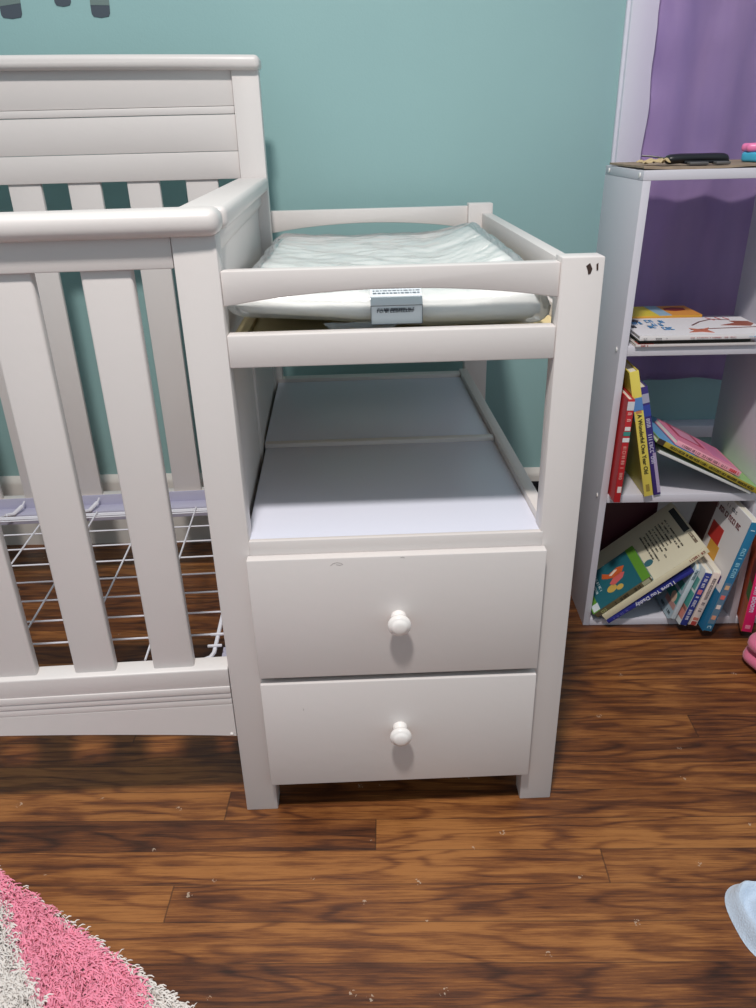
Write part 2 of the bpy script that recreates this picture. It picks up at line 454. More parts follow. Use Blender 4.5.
# carcass
b = new(); box(b, .4180, .4330, .0302, .7198, .050, .4198, .001); spart('cabinet_side', b)
b = new(); box(b, .0380, .4138, .728, .738, .050, .4600, .001); part('cabinet_back', b)
b = new(); box(b, .0475, .4135, .012, .030, .0480, .0640, .001); part('toe_rail', b)
b = new(); box(b, .0475, .4135, .016, .030, .2440, .2620, .001); part('drawer_divider', b)
def drawer(z0, z1, kz, kx, lab):
    b = new(); box(b, .0432, .4203, -.0150, -.0006, z0, z1, .0016); d = part('drawer', b); d['label'] = lab
    # the box behind the front
    b = new(); box(b, .066, .078, .032, .60, z0 + .015, z1 - .03, .001); box(b, .385, .397, .032, .60, z0 + .015, z1 - .03, .001)
    box(b, .078, .385, .032, .60, z0 + .015, z0 + .023, .001); obj('drawer_box', b, M['laminate'], d)
    b = new()
    lathe(b, [(.0104, -.001), (.0106, .0015), (.0102, .0040), (.0088, .0065), (.0082, .0085), (.0090, .0105), (.0120, .0128), (.0145, .0155), (.0154, .0185), (.0150, .0212),
              (.0134, .0234), (.0121, .0240), (.0112, .0246), (.0104, .0262), (.0070, .0277), (.002, .0283)], (kx, -.0150, kz), '-y', 32)
    obj('knob', b, M['knob'], d, 60)
    return d
d1 = drawer(.2580, .4418, .3505, .2326, 'upper drawer with thin grey scuff near its top edge')
d2 = drawer(.0640, .2478, .1645, .2326, 'lower drawer')
b = new(); tube(b, [(.148, -.0150, .4310), (.151, -.0150, .4340), (.156, -.0150, .4355), (.161, -.0150, .4345), (.1635, -.0150, .4325), (.160, -.0150, .4315), (.155, -.0150, .4325)], .00035, 5)
obj('scuff_mark', b, M['scuff'], d1)
b = new(); tube(b, [(.236, -.0150, .4392), (.239, -.0150, .4400), (.241, -.0150, .4385)], .0004, 5)
obj('scuff_mark', b, M['scuff'], d1)
b = new(); tube(b, [(.099, -.0150, .205), (.0995, -.0150, .2015)], .0004, 5); obj('scuff_mark', b, M['scuff'], d2)

# ------------------------------------------------------------------ changing pad in its plastic wrap
pad = thing('changing_pad', 'white vinyl changing pad in clear crinkled plastic wrap on the changing table tray', 'changing pad', (.2290, .3660, .702))
def pad_shape(nx, ny, hx, hy, zb, zt, amp, freq, seed, contour=.012, edge=.020):
    bm = new(); grid = {}
    def prof(s, h, r):                   # rounded rim weight 0..1
        d = h - abs(s); return min(1, max(0, d / r))
    for layer in (0, 1):
        for i in range(nx + 1):
            for j in range(ny + 1):
                x = -hx + 2 * hx * i / nx; y = -hy + 2 * hy * j / ny
                wx, wy = prof(x, hx, edge), prof(y, hy, edge)
                w = math.sqrt(max(0, 1 - (1 - wx) ** 2)) * math.sqrt(max(0, 1 - (1 - wy) ** 2))
                cx = (abs(x) / hx)
                raise_ = contour * (max(0, (cx - .45) / .45) ** 1.3 if cx < .9 else 1) * (2.3 if x > 0 else .7)
                raise_ *= min(1, max(0, (hy - abs(y) + .04) / .18))
                zc = (zb + zt) / 2
                z = zc + ((zt - zc) + raise_) * (.25 + .75 * w) if layer else zc - (zc - zb) * (.35 + .65 * w)
                p = Vector((x * freq, y * freq, seed + layer * 7))
                dv = noise.noise_vector(p) + .5 * noise.noise_vector(p * 2.3)
                v = Vector((x, y, z)) + Vector((dv.x * amp * .8, dv.y * amp * .8, dv.z * amp * (1 if layer else .35)))
                v.z += .019 * (max(0, .35 - x / hx) / 1.35) ** 1.2 * max(0, min(1, (-y / hy))) * (.55 if layer else 1)
                grid[layer, i, j] = bm.verts.new(v)
    for i in range(nx):
        for j in range(ny):
            bm.faces.new([grid[1, i, j], grid[1, i + 1, j], grid[1, i + 1, j + 1], grid[1, i, j + 1]])
            bm.faces.new([grid[0, i, j], grid[0, i, j + 1], grid[0, i + 1, j + 1], grid[0, i + 1, j]])
    for i in range(nx):
        for j, s in ((0, 1), (ny, -1)):
            f = [grid[0, i, j], grid[0, i + 1, j], grid[1, i + 1, j], grid[1, i, j]]
            bm.faces.new(f[::s])
    for j in range(ny):
        for i, s in ((0, -1), (nx, 1)):
            f = [grid[0, i, j], grid[0, i, j + 1], grid[1, i, j + 1], grid[1, i, j]]
            bm.faces.new(f[::s])
    return bm
bm = pad_shape(44, 76, .176, .322, .013, .043, .0022, 9, 3.0)
obj('foam_pad', bm, M['pad'], pad, 80)
bm = pad_shape(96, 160, .185, .330, .0105, .0475, .0034, 17, 11.0)
obj('plastic_wrap', bm, M['wrap'], pad, 80)
b = new(); n = 26; g = {}
for i in range(n + 1):
    for j in range(9):
        f = i / n; h = j / 8
        x = -.075 + .085 * f; drop = .017 * math.sin(math.pi * f) ** .7
        y = -.331 - .006 * h + .004 * noise.noise(Vector((x * 70, h * 3, 2)))
        g[i, j] = b.verts.new((x + .003 * noise.noise(Vector((f * 9, h * 4, 7))), y, .020 - drop * h + .001))
for i in range(n):
    for j in range(8): b.faces.new((g[i, j], g[i + 1, j], g[i + 1, j + 1], g[i, j + 1]))
obj('wrap_flap', b, M['wrap'], pad, 80)
# warning label folded over the front edge of the pad
lab = mat('label_film', (226, 231, 235), .4); ink = mat('label_ink', (74, 78, 88), .6)
LM = Matrix.Translation((.0083, -.3345, 0))
b = new()
LW = .0295
prof = [(-.0005, .018), (-.0015, .030), (-.0008, .0405), (.0035, .0455), (.014, .0500), (.040, .0538), (.075, .0560)]
rows = [[b.verts.new((s * LW, y, z)) for s in (-1, 1)] for y, z in prof]
for r0, r1 in zip(rows, rows[1:]): b.faces.new((r0[0], r0[1], r1[1], r1[0]))
ext = bmesh.ops.extrude_face_region(b, geom=b.faces[:]); bmesh.ops.translate(b, verts=[v for v in ext['geom'] if isinstance(v, bmesh.types.BMVert)], vec=(0, -.0004, .0004))
wl = obj('warning_label', b, lab, pad, 30, LM)
b = new(); rnd = random.Random(5)
def frame_rect(bm, x0, x1, z0, z1, y, w=.0006):
    for a in ((x0, x1, z0, z0 + w), (x0, x1, z1 - w, z1), (x0, x0 + w, z0, z1), (x1 - w, x1, z0, z1)):
        box(bm, a[0], a[1], y - .0003, y, a[2], a[3], 0)
frame_rect(b, -LW, LW, .0185, .0400, -.0024)
def glyphs(bm, x0, x1, z, h, y, rnd, dens=.75):
    x = x0
    while x < x1 - h:
        w = h * rnd.uniform(.45, .8)
        if rnd.random() < dens:
            st = h * .22
            k = rnd.randrange(4)
            box(bm, x, x + st, y - .0003, y, z, z + h, 0)
            if k != 0: box(bm, x, x + w, y - .0003, y, z + h - st, z + h, 0)
            if k in (1, 3): box(bm, x, x + w, y - .0003, y, z, z + st, 0)
            if k in (2, 3): box(bm, x + w - st, x + w, y - .0003, y, z, z + h, 0)
        x += w + h * .22
glyphs(b, -.0225, .0225, .0320, .0034, -.0026, rnd, 1); glyphs(b, -.0215, .0225, .0338, .0030, -.0022, rnd, 1)
obj('label_print', b, ink, wl, 0, LM)
b = new()
for q in range(7):
    y = .012 + q * .0085; z = .0496 + (y - .010) * .115
    x = -LW + .003
    while x < LW - .004:
        w = rnd.uniform(.0015, .005); vs = [b.verts.new(p) for p in ((x, y, z + .0012), (x + w, y, z + .0012), (x + w, y + .0026, z + .0016), (x, y + .0026, z + .0016))]
        b.faces.new(vs); x += w + .0012
obj('label_print', b, mat('label_small_ink', (120, 128, 140), .6), wl, 0, LM)

# ------------------------------------------------------------------ open shelving unit
SHX, SHY = .6335, .444
SR = (0, 0, ANG)
sh = thing('cube_shelf', 'white open-backed cube shelf full of books under the purple curtain', 'shelf', (SHX, SHY, 0), SR)
SW = M['shelfwhite']; D = .232; TH = .0130; BAY = .283
RACK = Matrix(((1, 0, .018, 0), (0, 1, 0, 0), (0, 0, 1, 0), (0, 0, 0, 1)))
b = new(); box(b, 0, TH, 0, D, 0, .841, .0008); sl = obj('side_panel', b, SW, sh, 35, RACK)
b = new(); box(b, TH + BAY, TH * 2 + BAY, 0, D, .0002, .841, .0008); obj('divider', b, SW, sh, 35, Matrix(((1, 0, .003, 0), (0, 1, 0, 0), (0, 0, 1, 0), (0, 0, 0, 1))))
b = new(); box(b, TH * 2 + 2 * BAY, TH * 3 + 2 * BAY, 0, D, 0, .841, .0008); obj('side_panel', b, SW, sh, 35, RACK)
TW = TH * 3 + 2 * BAY
b = new(); box(b, 0, TW, 0, D, .8412, .8560, .0008); obj('top_board', b, SW, sh, 35, RACK)
LV = [(0, .0155), (.2785, .2945), (.5605, .5770)]
for z0, z1 in LV:
    for k in range(2):
        x0 = TH + .0002 + k * (BAY + TH)
        b = new(); box(b, x0, x0 + BAY - .0004, 0, D, z0, z1, .0008); obj('shelf_board', b, SW, sh, 35, RACK)
for z in (.286, .568, .8485):
    for yy in (.020, D - .026):
        b = new(); lathe(b, [(.0042, -.0008), (.0042, .0012), (.003, .0016)], (0, yy, z), '-x', 14); obj('screw_cap', b, M['knob'], sl, 35, RACK)

# ------------------------------------------------------------------ books
def rpoly(y0, y1, z0, z1, r, n=5):
    if r <= 0: return [(y0, z0), (y1, z0), (y1, z1), (y0, z1)]
    P = []
    for cy, cz, a0 in ((y1 - r, z0 + r, -90), (y1 - r, z1 - r, 0), (y0 + r, z1 - r, 90), (y0 + r, z0 + r, 180)):
        for k in range(n + 1):
            a = R(a0 + 90 * k / n); P.append((cy + r * math.cos(a), cz + r * math.sin(a)))
    return P
class Book:
    """local frame: X thickness (rightwards), Y depth from the spine, Z along the spine"""
    def __init__(s, label, pos, ang, h, w, t, left, spine, right=None, yaw=0, r=0, group='picture books on the white shelf', name='book', soft=False, pitch=0):
        th = R(90 - ang)
        s.h, s.w, s.t = h, w, t
        s.e = thing(name, label, 'book', pos, (0, 0, 0), group)
        s.e.rotation_mode = 'QUATERNION'
        s.e.rotation_quaternion = (Matrix.Rotation(ANG + R(yaw), 3, 'Z') @ Matrix.Rotation(th, 3, 'Y') @ Matrix.Rotation(R(pitch), 3, 'X')).to_quaternion()
        c = min(.0022, t * .22) if not soft else .0006
        right = right or left
        b = new(); prism(b, rpoly(0, w, 0, h, r), 'x', 0, c, .0004, 1); s.left = obj('cover', b, cm(left), s.e)
        b = new(); prism(b, rpoly(0, w, 0, h, r), 'x', t - c, t, .0004, 1); s.right = obj('cover', b, cm(right), s.e)
        b = new(); zr = r
        box(b, 0, t, -.0006, .0016, zr * .6, h - zr * .6, .0005, 2); s.spine = obj('spine', b, cm(spine), s.e)
        i = .003 if not (soft or r) else .0008
        b = new(); prism(b, rpoly(.0016, w - i, i, h - i, r), 'x', c, t - c); obj('pages', b, M['pages'], s.e)
    def patch(s, y0, y1, z0, z1, rgb, name='cover_picture', r=0, lift=0.0):
        b = new(); prism(b, rpoly(y0 * s.w, y1 * s.w, z0 * s.h, z1 * s.h, r), 'x', -.0004 - lift, .0002); return obj(name, b, cm(rgb), s.left, 0)
    def blob(s, pts, rgb, name='cover_picture', lift=.0003):
        b = new(); prism(b, [(y * s.w, z * s.h) for y, z in pts], 'x', -.0004 - lift, .0002); return obj(name, b, cm(rgb), s.left, 0)
    def disc(s, y, z, rad, rgb, sy=1, sz=1, lift=.0003, name='cover_picture'):
        return s.blob([(y + rad * sy * math.cos(k * math.pi / 10) / s.w, z + rad * sz * math.sin(k * math.pi / 10) / s.h) for k in range(20)], rgb, name, lift)
    def band(s, x0, x1, z0, z1, rgb, name='spine_band'):
        b = new(); box(b, x0 * s.t, x1 * s.t, -.0010, .0004, z0 * s.h, z1 * s.h, 0); return obj(name, b, cm(rgb), s.spine, 0)
    def stext(s, body, z, size, rgb, x=.5, bold=0.0):
        X = Matrix(((0, 1, 0, x * s.t), (0, 0, -1, -.0012), (-1, 0, 0, z * s.h), (0, 0, 0, 1)))
        return text('spine_title', body, size, cm(rgb), s.spine, X, bold=bold)
    def sglyph(s, z0, z1, hgt, rgb, x=.5, seed=1, name='spine_title', dens=.8):
        b = new(); rn = random.Random(seed); glyphs(b, 0, (z1 - z0) * s.h, -hgt / 2, hgt, 0, rn, dens)
        X = Matrix(((0, 0, 1, x * s.t), (0, 1, 0, -.0009), (-1, 0, 0, z1 * s.h), (0, 0, 0, 1)))
        return obj(name, b, cm(rgb), s.spine, 0, X)
    def cglyph(s, y0, y1, z, hgt, rgb, seed=1, rows=1, gap=1.6, name='cover_text', dens=.8, ragged=.3):
        b = new(); rn = random.Random(seed)
        for k in range(rows):
            L = (y1 - y0) * s.w
            glyphs(b, 0, L * (1 - (rn.uniform(0, ragged) if rows > 1 else 0)), -k * hgt * gap - hgt / 2, hgt, 0, rn, dens)
        X = Matrix(((0, 1, 0, -.0006), (-1, 0, 0, y1 * s.w), (0, 0, 1, z * s.h), (0, 0, 0, 1)))
        return obj(name, b, cm(rgb), s.left, 0, X)

ZB, ZM, ZT = .0155, .2945, .5770
# --- bottom compartment
k = Book('dark maroon book standing at the back of the bottom compartment, half hidden', (.8380, .644, ZB + .0006), 90, .205, .178, .018, (74, 28, 38), (88, 30, 42), yaw=90)
k.patch(.84, .93, .50, .60, (150, 140, 140), 'cover_label')
k = Book('thin navy blue book lettered I Love You Daddy under the cream book', (.6745, .425, ZB + .0068), 37.8, .194, .200, .008, (34, 40, 112), (38, 46, 132))
k.stext('I Love You Daddy', .56, .0120, (226, 226, 236), bold=.0002)
k.sglyph(.05, .24, .0040, (110, 110, 180), seed=3)
k = Book('thick cream white book with lines of text on its back cover', (.6651, .4285, ZB + .0173), 40.4, .240, .200, .014, (226, 218, 192), (222, 212, 180))
k.cglyph(.16, .78, .86, .0030, (70, 66, 60), seed=4, rows=9, gap=2.6)
k.patch(.40, .88, .93, .985, (48, 46, 46))
k.disc(.30, .55, .010, (60, 110, 120))
k.cglyph(.10, .34, .965, .0060, (120, 100, 84), seed=8, dens=1)
k.sglyph(.80, .97, .0055, (150, 66, 60), seed=9)
k = Book('small square board book with fox and pig on teal green cover', (.6484, .4320, ZB + .0183), 40.8, .136, .124, .0115, (36, 100, 112), (92, 84, 60), r=.003)
k.patch(0, 1, .86, 1.0, (98, 150, 52)); k.patch(0, 1, .0, .12, (98, 150, 52))
k.patch(.02, .20, .02, .13, (214, 220, 222), 'barcode_label', lift=.0003)
F = [(.34, .46), (.42, .62), (.30, .74), (.42, .80), (.56, .70), (.66, .80), (.70, .68), (.60, .56), (.56, .44)]
k.blob([(1 - y * 1.0 + .02, z * .9) for y, z in [(.22, .42), (.34, .52), (.30, .70), (.36, .82), (.48, .74), (.50, .58), (.42, .46), (.34, .38)]], (206, 96, 48))
k.blob([(.60, .50), (.66, .62), (.70, .58), (.64, .46)], (232, 214, 196), lift=.0006)
k.blob([(.34, .46), (.40, .64), (.50, .70), (.56, .62), (.52, .50), (.44, .42)], (214, 100, 98))
k.disc(.30, .42, .011, (206, 170, 84))
k.disc(.22, .54, .008, (206, 170, 84))
k.cglyph(.30, .92, .26, .0052, (196, 216, 220), seed=12, rows=2, gap=1.9, ragged=.2)
k.sglyph(.05, .20, .0062, (164, 168, 110), seed=13); k.sglyph(.30, .80, .0062, (38, 34, 28), seed=14); k.band(.1, .9, .84, .96, (172, 170, 140))
# leaning board books
k = Book('pale grey-blue rounded board book with teal pictures, left of the leaning row', (.8000, .4210, ZB + .0032), 74.3, .134, .150, .0100, (176, 196, 206), (196, 206, 212), r=.012)
k.patch(.02, .42, .28, .46, (66, 146, 140)); k.patch(.05, .45, .52, .64, (84, 150, 144)); k.patch(.02, .35, .18, .27, (196, 148, 140))
k.disc(.16, .34, .012, (232, 196, 170)); k.cglyph(.05, .6, .80, .011, (90, 130, 140), seed=15); k.cglyph(.05, .4, .09, .006, (70, 84, 92), seed=16)
k.sglyph(.70, .96, .0055, (80, 110, 120), seed=17)
k = Book('narrow board book with navy blue spine between pale spines', (.8145, .4030, ZB + .0040), 75.4, .130, .132, .0135, (214, 218, 218), (40, 56, 132), r=.006)
k.patch(.02, .5, .25, .58, (70, 150, 142)); k.patch(.02, .4, .1, .32, (206, 132, 120)); k.patch(.05, .42, .62, .82, (92, 156, 150))
k.sglyph(.10, .56, .0062, (206, 204, 220), seed=18); k.band(.2, .8, .60, .68, (214, 120, 130)); k.sglyph(.70, .92, .0062, (216, 214, 226), seed=19)
k = Book('narrow board book with pale peach spine and red pictures', (.8318, .4015, ZB + .0042), 76.3, .130, .132, .0150, (226, 218, 208), (226, 206, 196), r=.006)
k.band(.15, .85, .03, .10, (166, 62, 58)); k.band(.15, .85, .12, .17, (190, 110, 90)); k.sglyph(.24, .88, .0060, (132, 118, 120), seed=21)
k = Book('large white picture book with bright teal spine leaning against the divider', (.8530, .3820, ZB + .0040), 78.2, .248, .215, .0165, (226, 222, 222), (30, 112, 150), r=.004)
k.patch(0, .16, .0, .36, (26, 108, 150)); k.patch(.34, .58, .62, .76, (190, 56, 50)); k.patch(.30, .5, .50, .62, (216, 160, 62))
k.patch(.62, .98, .30, .92, (86, 60, 58)); k.disc(.34, .44, .016, (214, 200, 60)); k.patch(.08, .18, .40, .47, (88, 64, 130)); k.disc(.42, .33, .009, (60, 52, 70))
k.cglyph(.10, .70, .88, .0105, (110, 44, 52), seed=22, dens=1); k.cglyph(.20, .5, .95, .006, (90, 90, 100), seed=24)
k.sglyph(.48, .80, .0075, (150, 206, 222), seed=23); k.band(.1, .9, .08, .46, (92, 120, 140), 'spine_picture')
for q, (zz, cc) in enumerate(((.14, (214, 150, 120)), (.24, (230, 210, 200)), (.33, (220, 110, 100)), (.42, (210, 170, 130)))):
    k.band(.25, .75, zz - .018, zz + .018, cc, 'spine_picture').location.y = -.0006
k.sglyph(.88, .93, .0080, (200, 226, 232), seed=25, dens=1)
k.sglyph(.02, .06, .0080, (170, 200, 212), seed=26, dens=1)
# --- middle compartment
k = Book('red hardcover spine squeezed against the left side of the middle compartment', (.6535, .4120, ZM + .0005), 88.9, .198, .150, .0118, (196, 44, 48), (186, 34, 42))
k.band(0, 1, .90, .98, (214, 212, 216)); k.band(0, 1, .60, .64, (226, 226, 226)); k.band(0, 1, .66, .70, (60, 140, 130)); k.band(.1, .9, .71, .745, (230, 228, 226))
k.sglyph(.20, .56, .0060, (224, 150, 140), seed=31); k.sglyph(.76, .88, .0070, (240, 180, 170), seed=33); k.band(.3, .9, .10, .16, (226, 210, 206))
k = Book('very thin dark green book right of the red spine', (.6674, .4300, ZM + .0002), 89.2, .185, .140, .0032, (52, 92, 70), (58, 96, 74), soft=True)
k.sglyph(.2, .7, .0028, (150, 180, 160), seed=34)
k = Book('tall thick yellow book titled A Wonderful One Year Old leaning left', (.7174, .4310, ZM + .0004), 103.3, .246, .165, .0165, (206, 186, 70), (226, 206, 92))
k.patch(.0, 1, .62, .80, (92, 140, 190))
k.stext('A Wonderful One Year Old', .43, .0104, (60, 56, 34), bold=.0002)
k.band(0, 1, .70, .80, (92, 140, 200)); k.band(.2, .8, .68, .705, (206, 140, 90)); k.band(.3, .7, .04, .10, (150, 130, 60))
k = Book('deep purple-blue book leaning right behind the yellow one', (.7372, .4360, ZM + .0004), 103.9, .216, .160, .0130, (58, 46, 120), (58, 44, 116))
k.sglyph(.28, .72, .0068, (196, 190, 220), seed=35); k.band(0, 1, .86, .94, (170, 168, 190)); k.band(0, 1, .74, .84, (54, 72, 160)); k.band(0.55, 1, .02, .40, (176, 160, 190))
k = Book('thin white paged flat book at the bottom of the slanting stack', (.7332, .4280, .3890), -25.4, .200, .150, .0055, (214, 212, 206), (214, 214, 212), soft=True)
k = Book('large blue and green picture book slanting beneath the pink book', (.7278, .4250, .4140), -27.9, .228, .190, .0100, (150, 190, 120), (170, 150, 50))
k.patch(0, 1, 0, .38, (96, 160, 206)); k.patch(0, .5, .34, .72, (206, 186, 150)); k.sglyph(.10, .95, .0045, (40, 38, 30), seed=36, dens=.95); k.band(0, 1, .0, .06, (60, 50, 40))
k = Book('pink book lying face up on top of the slanting stack', (.7638, .4290, .4073), -27.6, .143, .120, .0095, (224, 132, 160), (238, 164, 178), r=.001)
k.sglyph(.04, .78, .0046, (150, 100, 110), seed=37, dens=.9); k.sglyph(.80, .96, .0052, (214, 60, 60), seed=38, dens=1)
k.patch(.35, .95, .12, .55, (176, 60, 90)); k.patch(.42, .88, .18, .48, (214, 150, 176), lift=.0003); k.patch(.2, .9, .62, .92, (206, 120, 160))
# --- upper compartment: a flat stack
k = Book('thin pale magazine flat at the bottom of the upper stack', (.6680, .4375, ZT + .0052), 0, .205, .120, .0045, (206, 196, 190), (214, 206, 204), soft=True)
k.patch(0, .2, .02, .15, (190, 70, 60)); k.sglyph(.02, .1, .003, (170, 60, 60), seed=51)
k = Book('black covered book under the white picture book', (.6730, .4400, ZT + .0117), 0, .190, .115, .0052, (46, 58, 36), (24, 28, 20))
k.patch(0, .25, 0, .12, (214, 196, 70))
k = Book('orange and yellow book at the back of the upper stack', (.6860, .5700, ZT + .0235), 0, .150, .085, .0230, (222, 150, 66), (220, 160, 60), yaw=3)
k.patch(0, 1, 0, .46, (218, 196, 66)); k.patch(0, 1, .46, .62, (150, 180, 200), lift=.0002); k.blob([(.55, .64), (.72, .66), (.80, .78), (.72, .92), (.5, .90), (.42, .76)], (130, 44, 40))
k = Book('large white picture book with blue lettering on top of the upper stack', (.6715, .4335, ZT + .0206), 0, .226, .135, .0080, (228, 224, 226), (228, 222, 222), yaw=0)
def hletters(k, z0, z1, y, hgt, rgb, seed, dens=.9, stretch=1):
    """lettering on a cover that lies face up, read from the front"""
    b = new(); glyphs(b, 0, (z1 - z0) * k.h, -hgt / 2, hgt, 0, random.Random(seed), dens)
    X = Matrix(((0, 1, 0, -.0006), (0, 0, stretch, y * k.w), (1, 0, 0, z0 * k.h), (0, 0, 0, 1)))
    return obj('cover_text', b, cm(rgb), k.left, 0, X)
for z0, z1, yy, sd in ((.06, .155, .70, 61), (.18, .265, .80, 62), (.285, .36, .76, 63), (.15, .225, .47, 64), (.24, .33, .36, 65), (.20, .30, .58, 66)):
    hletters(k, z0, z1, yy, .0075, (58, 140, 200), sd, 1, 2.6)
hletters(k, .02, .07, .50, .006, (50, 50, 56), 67, 1, 3)
def line(pts, wd, rgb):
    b = new()
    for (z0, y0), (z1, y1) in zip(pts, pts[1:]):
        p, q = Vector((y0 * k.w, z0 * k.h)), Vector((y1 * k.w, z1 * k.h)); d = (q - p).normalized(); n = Vector((-d.y, d.x)) * wd
        prism(b, [tuple(p + n), tuple(q + n), tuple(q - n), tuple(p - n)], 'x', -.0006, .0002)
    return obj('cover_picture', b, cm(rgb), k.left, 0)
line([(.50, .52), (.60, .72), (.72, .86)], .0016, (100, 60, 56)); line([(.44, .28), (.60, .32), (.98, .38)], .0016, (110, 60, 54)); line([(.72, .86), (.86, .80)], .0014, (100, 60, 56))
k.blob([(.50, .72), (.62, .86), (.74, .84), (.70, .98), (.56, .99), (.44, .94)], (150, 84, 66))
k.blob([(.14, .40), (.24, .46), (.36, .44), (.28, .52), (.38, .60), (.24, .56), (.10, .58), (.16, .50)], (190, 108, 84))
k.blob([(.80, .05), (.95, .10), (.86, .14), (.70, .10)], (60, 60, 66))
line([(.70, .96), (.74, .80)], .0012, (190, 80, 80)); line([(.78, .97), (.80, .82)], .0012, (190, 80, 80)); line([(.84, .95), (.86, .84)], .0010, (190, 80, 80))
def front_spine(k, z0, z1, hgt, rgb, seed):
    b = new(); glyphs(b, 0, (z1 - z0) * k.h, -hgt / 2, hgt, 0, random.Random(seed), .85)
    X = Matrix(((0, -1, 0, .5 * k.t), (0, 0, 1, -.0009), (1, 0, 0, z0 * k.h), (0, 0, 0, 1)))
    return obj('spine_title', b, cm(rgb), k.spine, 0, X)
front_spine(k, .03, .07, .0045, (60, 60, 60), 46); front_spine(k, .12, .24, .0045, (50, 50, 56), 47); front_spine(k, .38, .74, .0042, (180, 60, 60), 48); front_spine(k, .82, .98, .0048, (58, 150, 200), 49)
# --- neighbouring bay
k = Book('hot pink hardcover lettered Boom Boom leaning in the right-hand bay', (.9290, .3800, ZB + .0006), 88.8, .205, .170, .0185, (190, 84, 50), (222, 34, 104), r=.003, yaw=-15)
k.patch(0, .18, .0, .34, (206, 108, 60)); k.patch(0, .18, .34, .52, (72, 128, 56)); k.patch(0, .18, .52, .74, (120, 44, 40))
k.stext('Boom Boom', .42, .0150, (214, 190, 214), bold=.0003); k.band(.25, .75, .045, .085, (230, 130, 160)); k.band(.0, 1, .66, .98, (160, 54, 150))

# ------------------------------------------------------------------ things on top of the shelf
ST = .856
def sheet(name, label, cat, m, x0, x1, y0, y1, z, th, amp, seed, loc, yaw=0):
    nx, ny = 46, 22; bm = new(); g = {}
    for L in (0, 1):
        for i in range(nx + 1):
            for j in range(ny + 1):
                x = x0 + (x1 - x0) * i / nx; y = y0 + (y1 - y0) * j / ny
                n = noise.noise(Vector((x * 9, y * 9, seed))) + .5 * noise.noise(Vector((x * 26, y * 26, seed)))
                rim = max(0, 1 - min(i / nx, (ny - j) / ny) * 9)
                e = .004 * noise.noise(Vector((x * 40, y * 40, seed + 3))) if j in (0, ny) or i in (0, nx) else 0
                g[L, i, j] = bm.verts.new((x + e, y + e, z + max(0, n) * amp + amp * .7 * rim + (th if L else 0)))
    for i in range(nx):
        for j in range(ny):
            bm.faces.new((g[1, i, j], g[1, i + 1, j], g[1, i + 1, j + 1], g[1, i, j + 1])); bm.faces.new((g[0, i, j], g[0, i, j + 1], g[0, i + 1, j + 1], g[0, i + 1, j]))
    for i in range(nx):
        for j in (0, ny): bm.faces.new((g[0, i, j], g[0, i + 1, j], g[1, i + 1, j], g[1, i, j]))
    for j in range(ny):
        for i in (0, nx): bm.faces.new((g[0, i, j], g[0, i, j + 1], g[1, i, j + 1], g[1, i, j]))
    o = obj(name, bm, m, None, 40); o.location = loc; o.rotation_euler = (0, 0, ANG + R(yaw))
    return tag(o, label, cat)
sheet('cardboard_sheet', 'flat brown cardboard sheet covering the top of the white shelf', 'cardboard', M['kraft'], .002, .46, .006, .215, 0, .0030, .0026, 4, (SHX + .0145, SHY, ST + .0002))
# crumpled scrap of paper
bm = new(); g = {}
for L in (0, 1):
    for i in range(13):
        for j in range(13):
            x, y = -.022 + .044 * i / 12, -.015 + .030 * j / 12
            z = .0035 + .011 * abs(noise.noise(Vector((x * 60, y * 60, 2)))) + .004 * noise.noise(Vector((x * 130, y * 130, 5)))
            g[L, i, j] = bm.verts.new((x, y, max(.0002, z) + (.0009 if L else 0)))
for i in range(12):
    for j in range(12):
        bm.faces.new((g[1, i, j], g[1, i + 1, j], g[1, i + 1, j + 1], g[1, i, j + 1])); bm.faces.new((g[0, i, j], g[0, i, j + 1], g[0, i + 1, j + 1], g[0, i + 1, j]))
for i in range(12):
    for a in (0, 12):
        bm.faces.new((g[0, i, a], g[0, i + 1, a], g[1, i + 1, a], g[1, i, a])); bm.faces.new((g[0, a, i], g[0, a, i + 1], g[1, a, i + 1], g[1, a, i]))
o = obj('paper_scrap', bm, M['scrap'], None, 25); o.location = (.676, .484, ST + .0052); o.rotation_euler = (0, 0, .3)
tag(o, 'small crumpled tan paper scrap left of the black gadget', 'paper')
# black gadget with two grey pads
gd = thing('plastic_gadget', 'black rounded plastic gadget with two grey pads lying on the cardboard', 'gadget', (.752, .500, ST + .0050), (0, 0, ANG))
b = new(); pr = []
N = 22
for i in range(N + 1):
    f = i / N; xx = -.053 + .106 * f
    e = min(1, min(f, 1 - f) / .10); r = .0072 * math.sqrt(max(.02, 1 - (1 - e) ** 2)) * (1 + .05 * math.sin(f * 9))
    pr.append((xx, r))
rings = [[b.verts.new((xx, 1.5 * r * math.cos(a), .0095 + r * math.sin(a) - .002 * (xx / .053) ** 2)) for a in [2 * math.pi * q / 16 for q in range(16)]] for xx, r in pr]
for r0, r1 in zip(rings, rings[1:]):
    for q in range(16): b.faces.new((r0[q], r0[(q + 1) % 16], r1[(q + 1) % 16], r1[q]))
b.faces.new(rings[0]); b.faces.new(rings[-1]); obj('body', b, M['black'], gd, 50)
for x0, x1 in ((-.018, .012), (.024, .047)):
    b = new(); box(b, x0, x1, -.026, -.004, 0, .0042, .0015); obj('pad', b, M['grey_tab'], gd)
b = new(); box(b, -.022, .050, -.011, .008, .001, .006, .001); obj('base', b, M['black'], gd)
b = new(); tube(b, [(-.050, .004, .010), (-.070, .010, .013), (-.084, .016, .014)], .0016, 6); obj('tip', b, M['black'], gd)
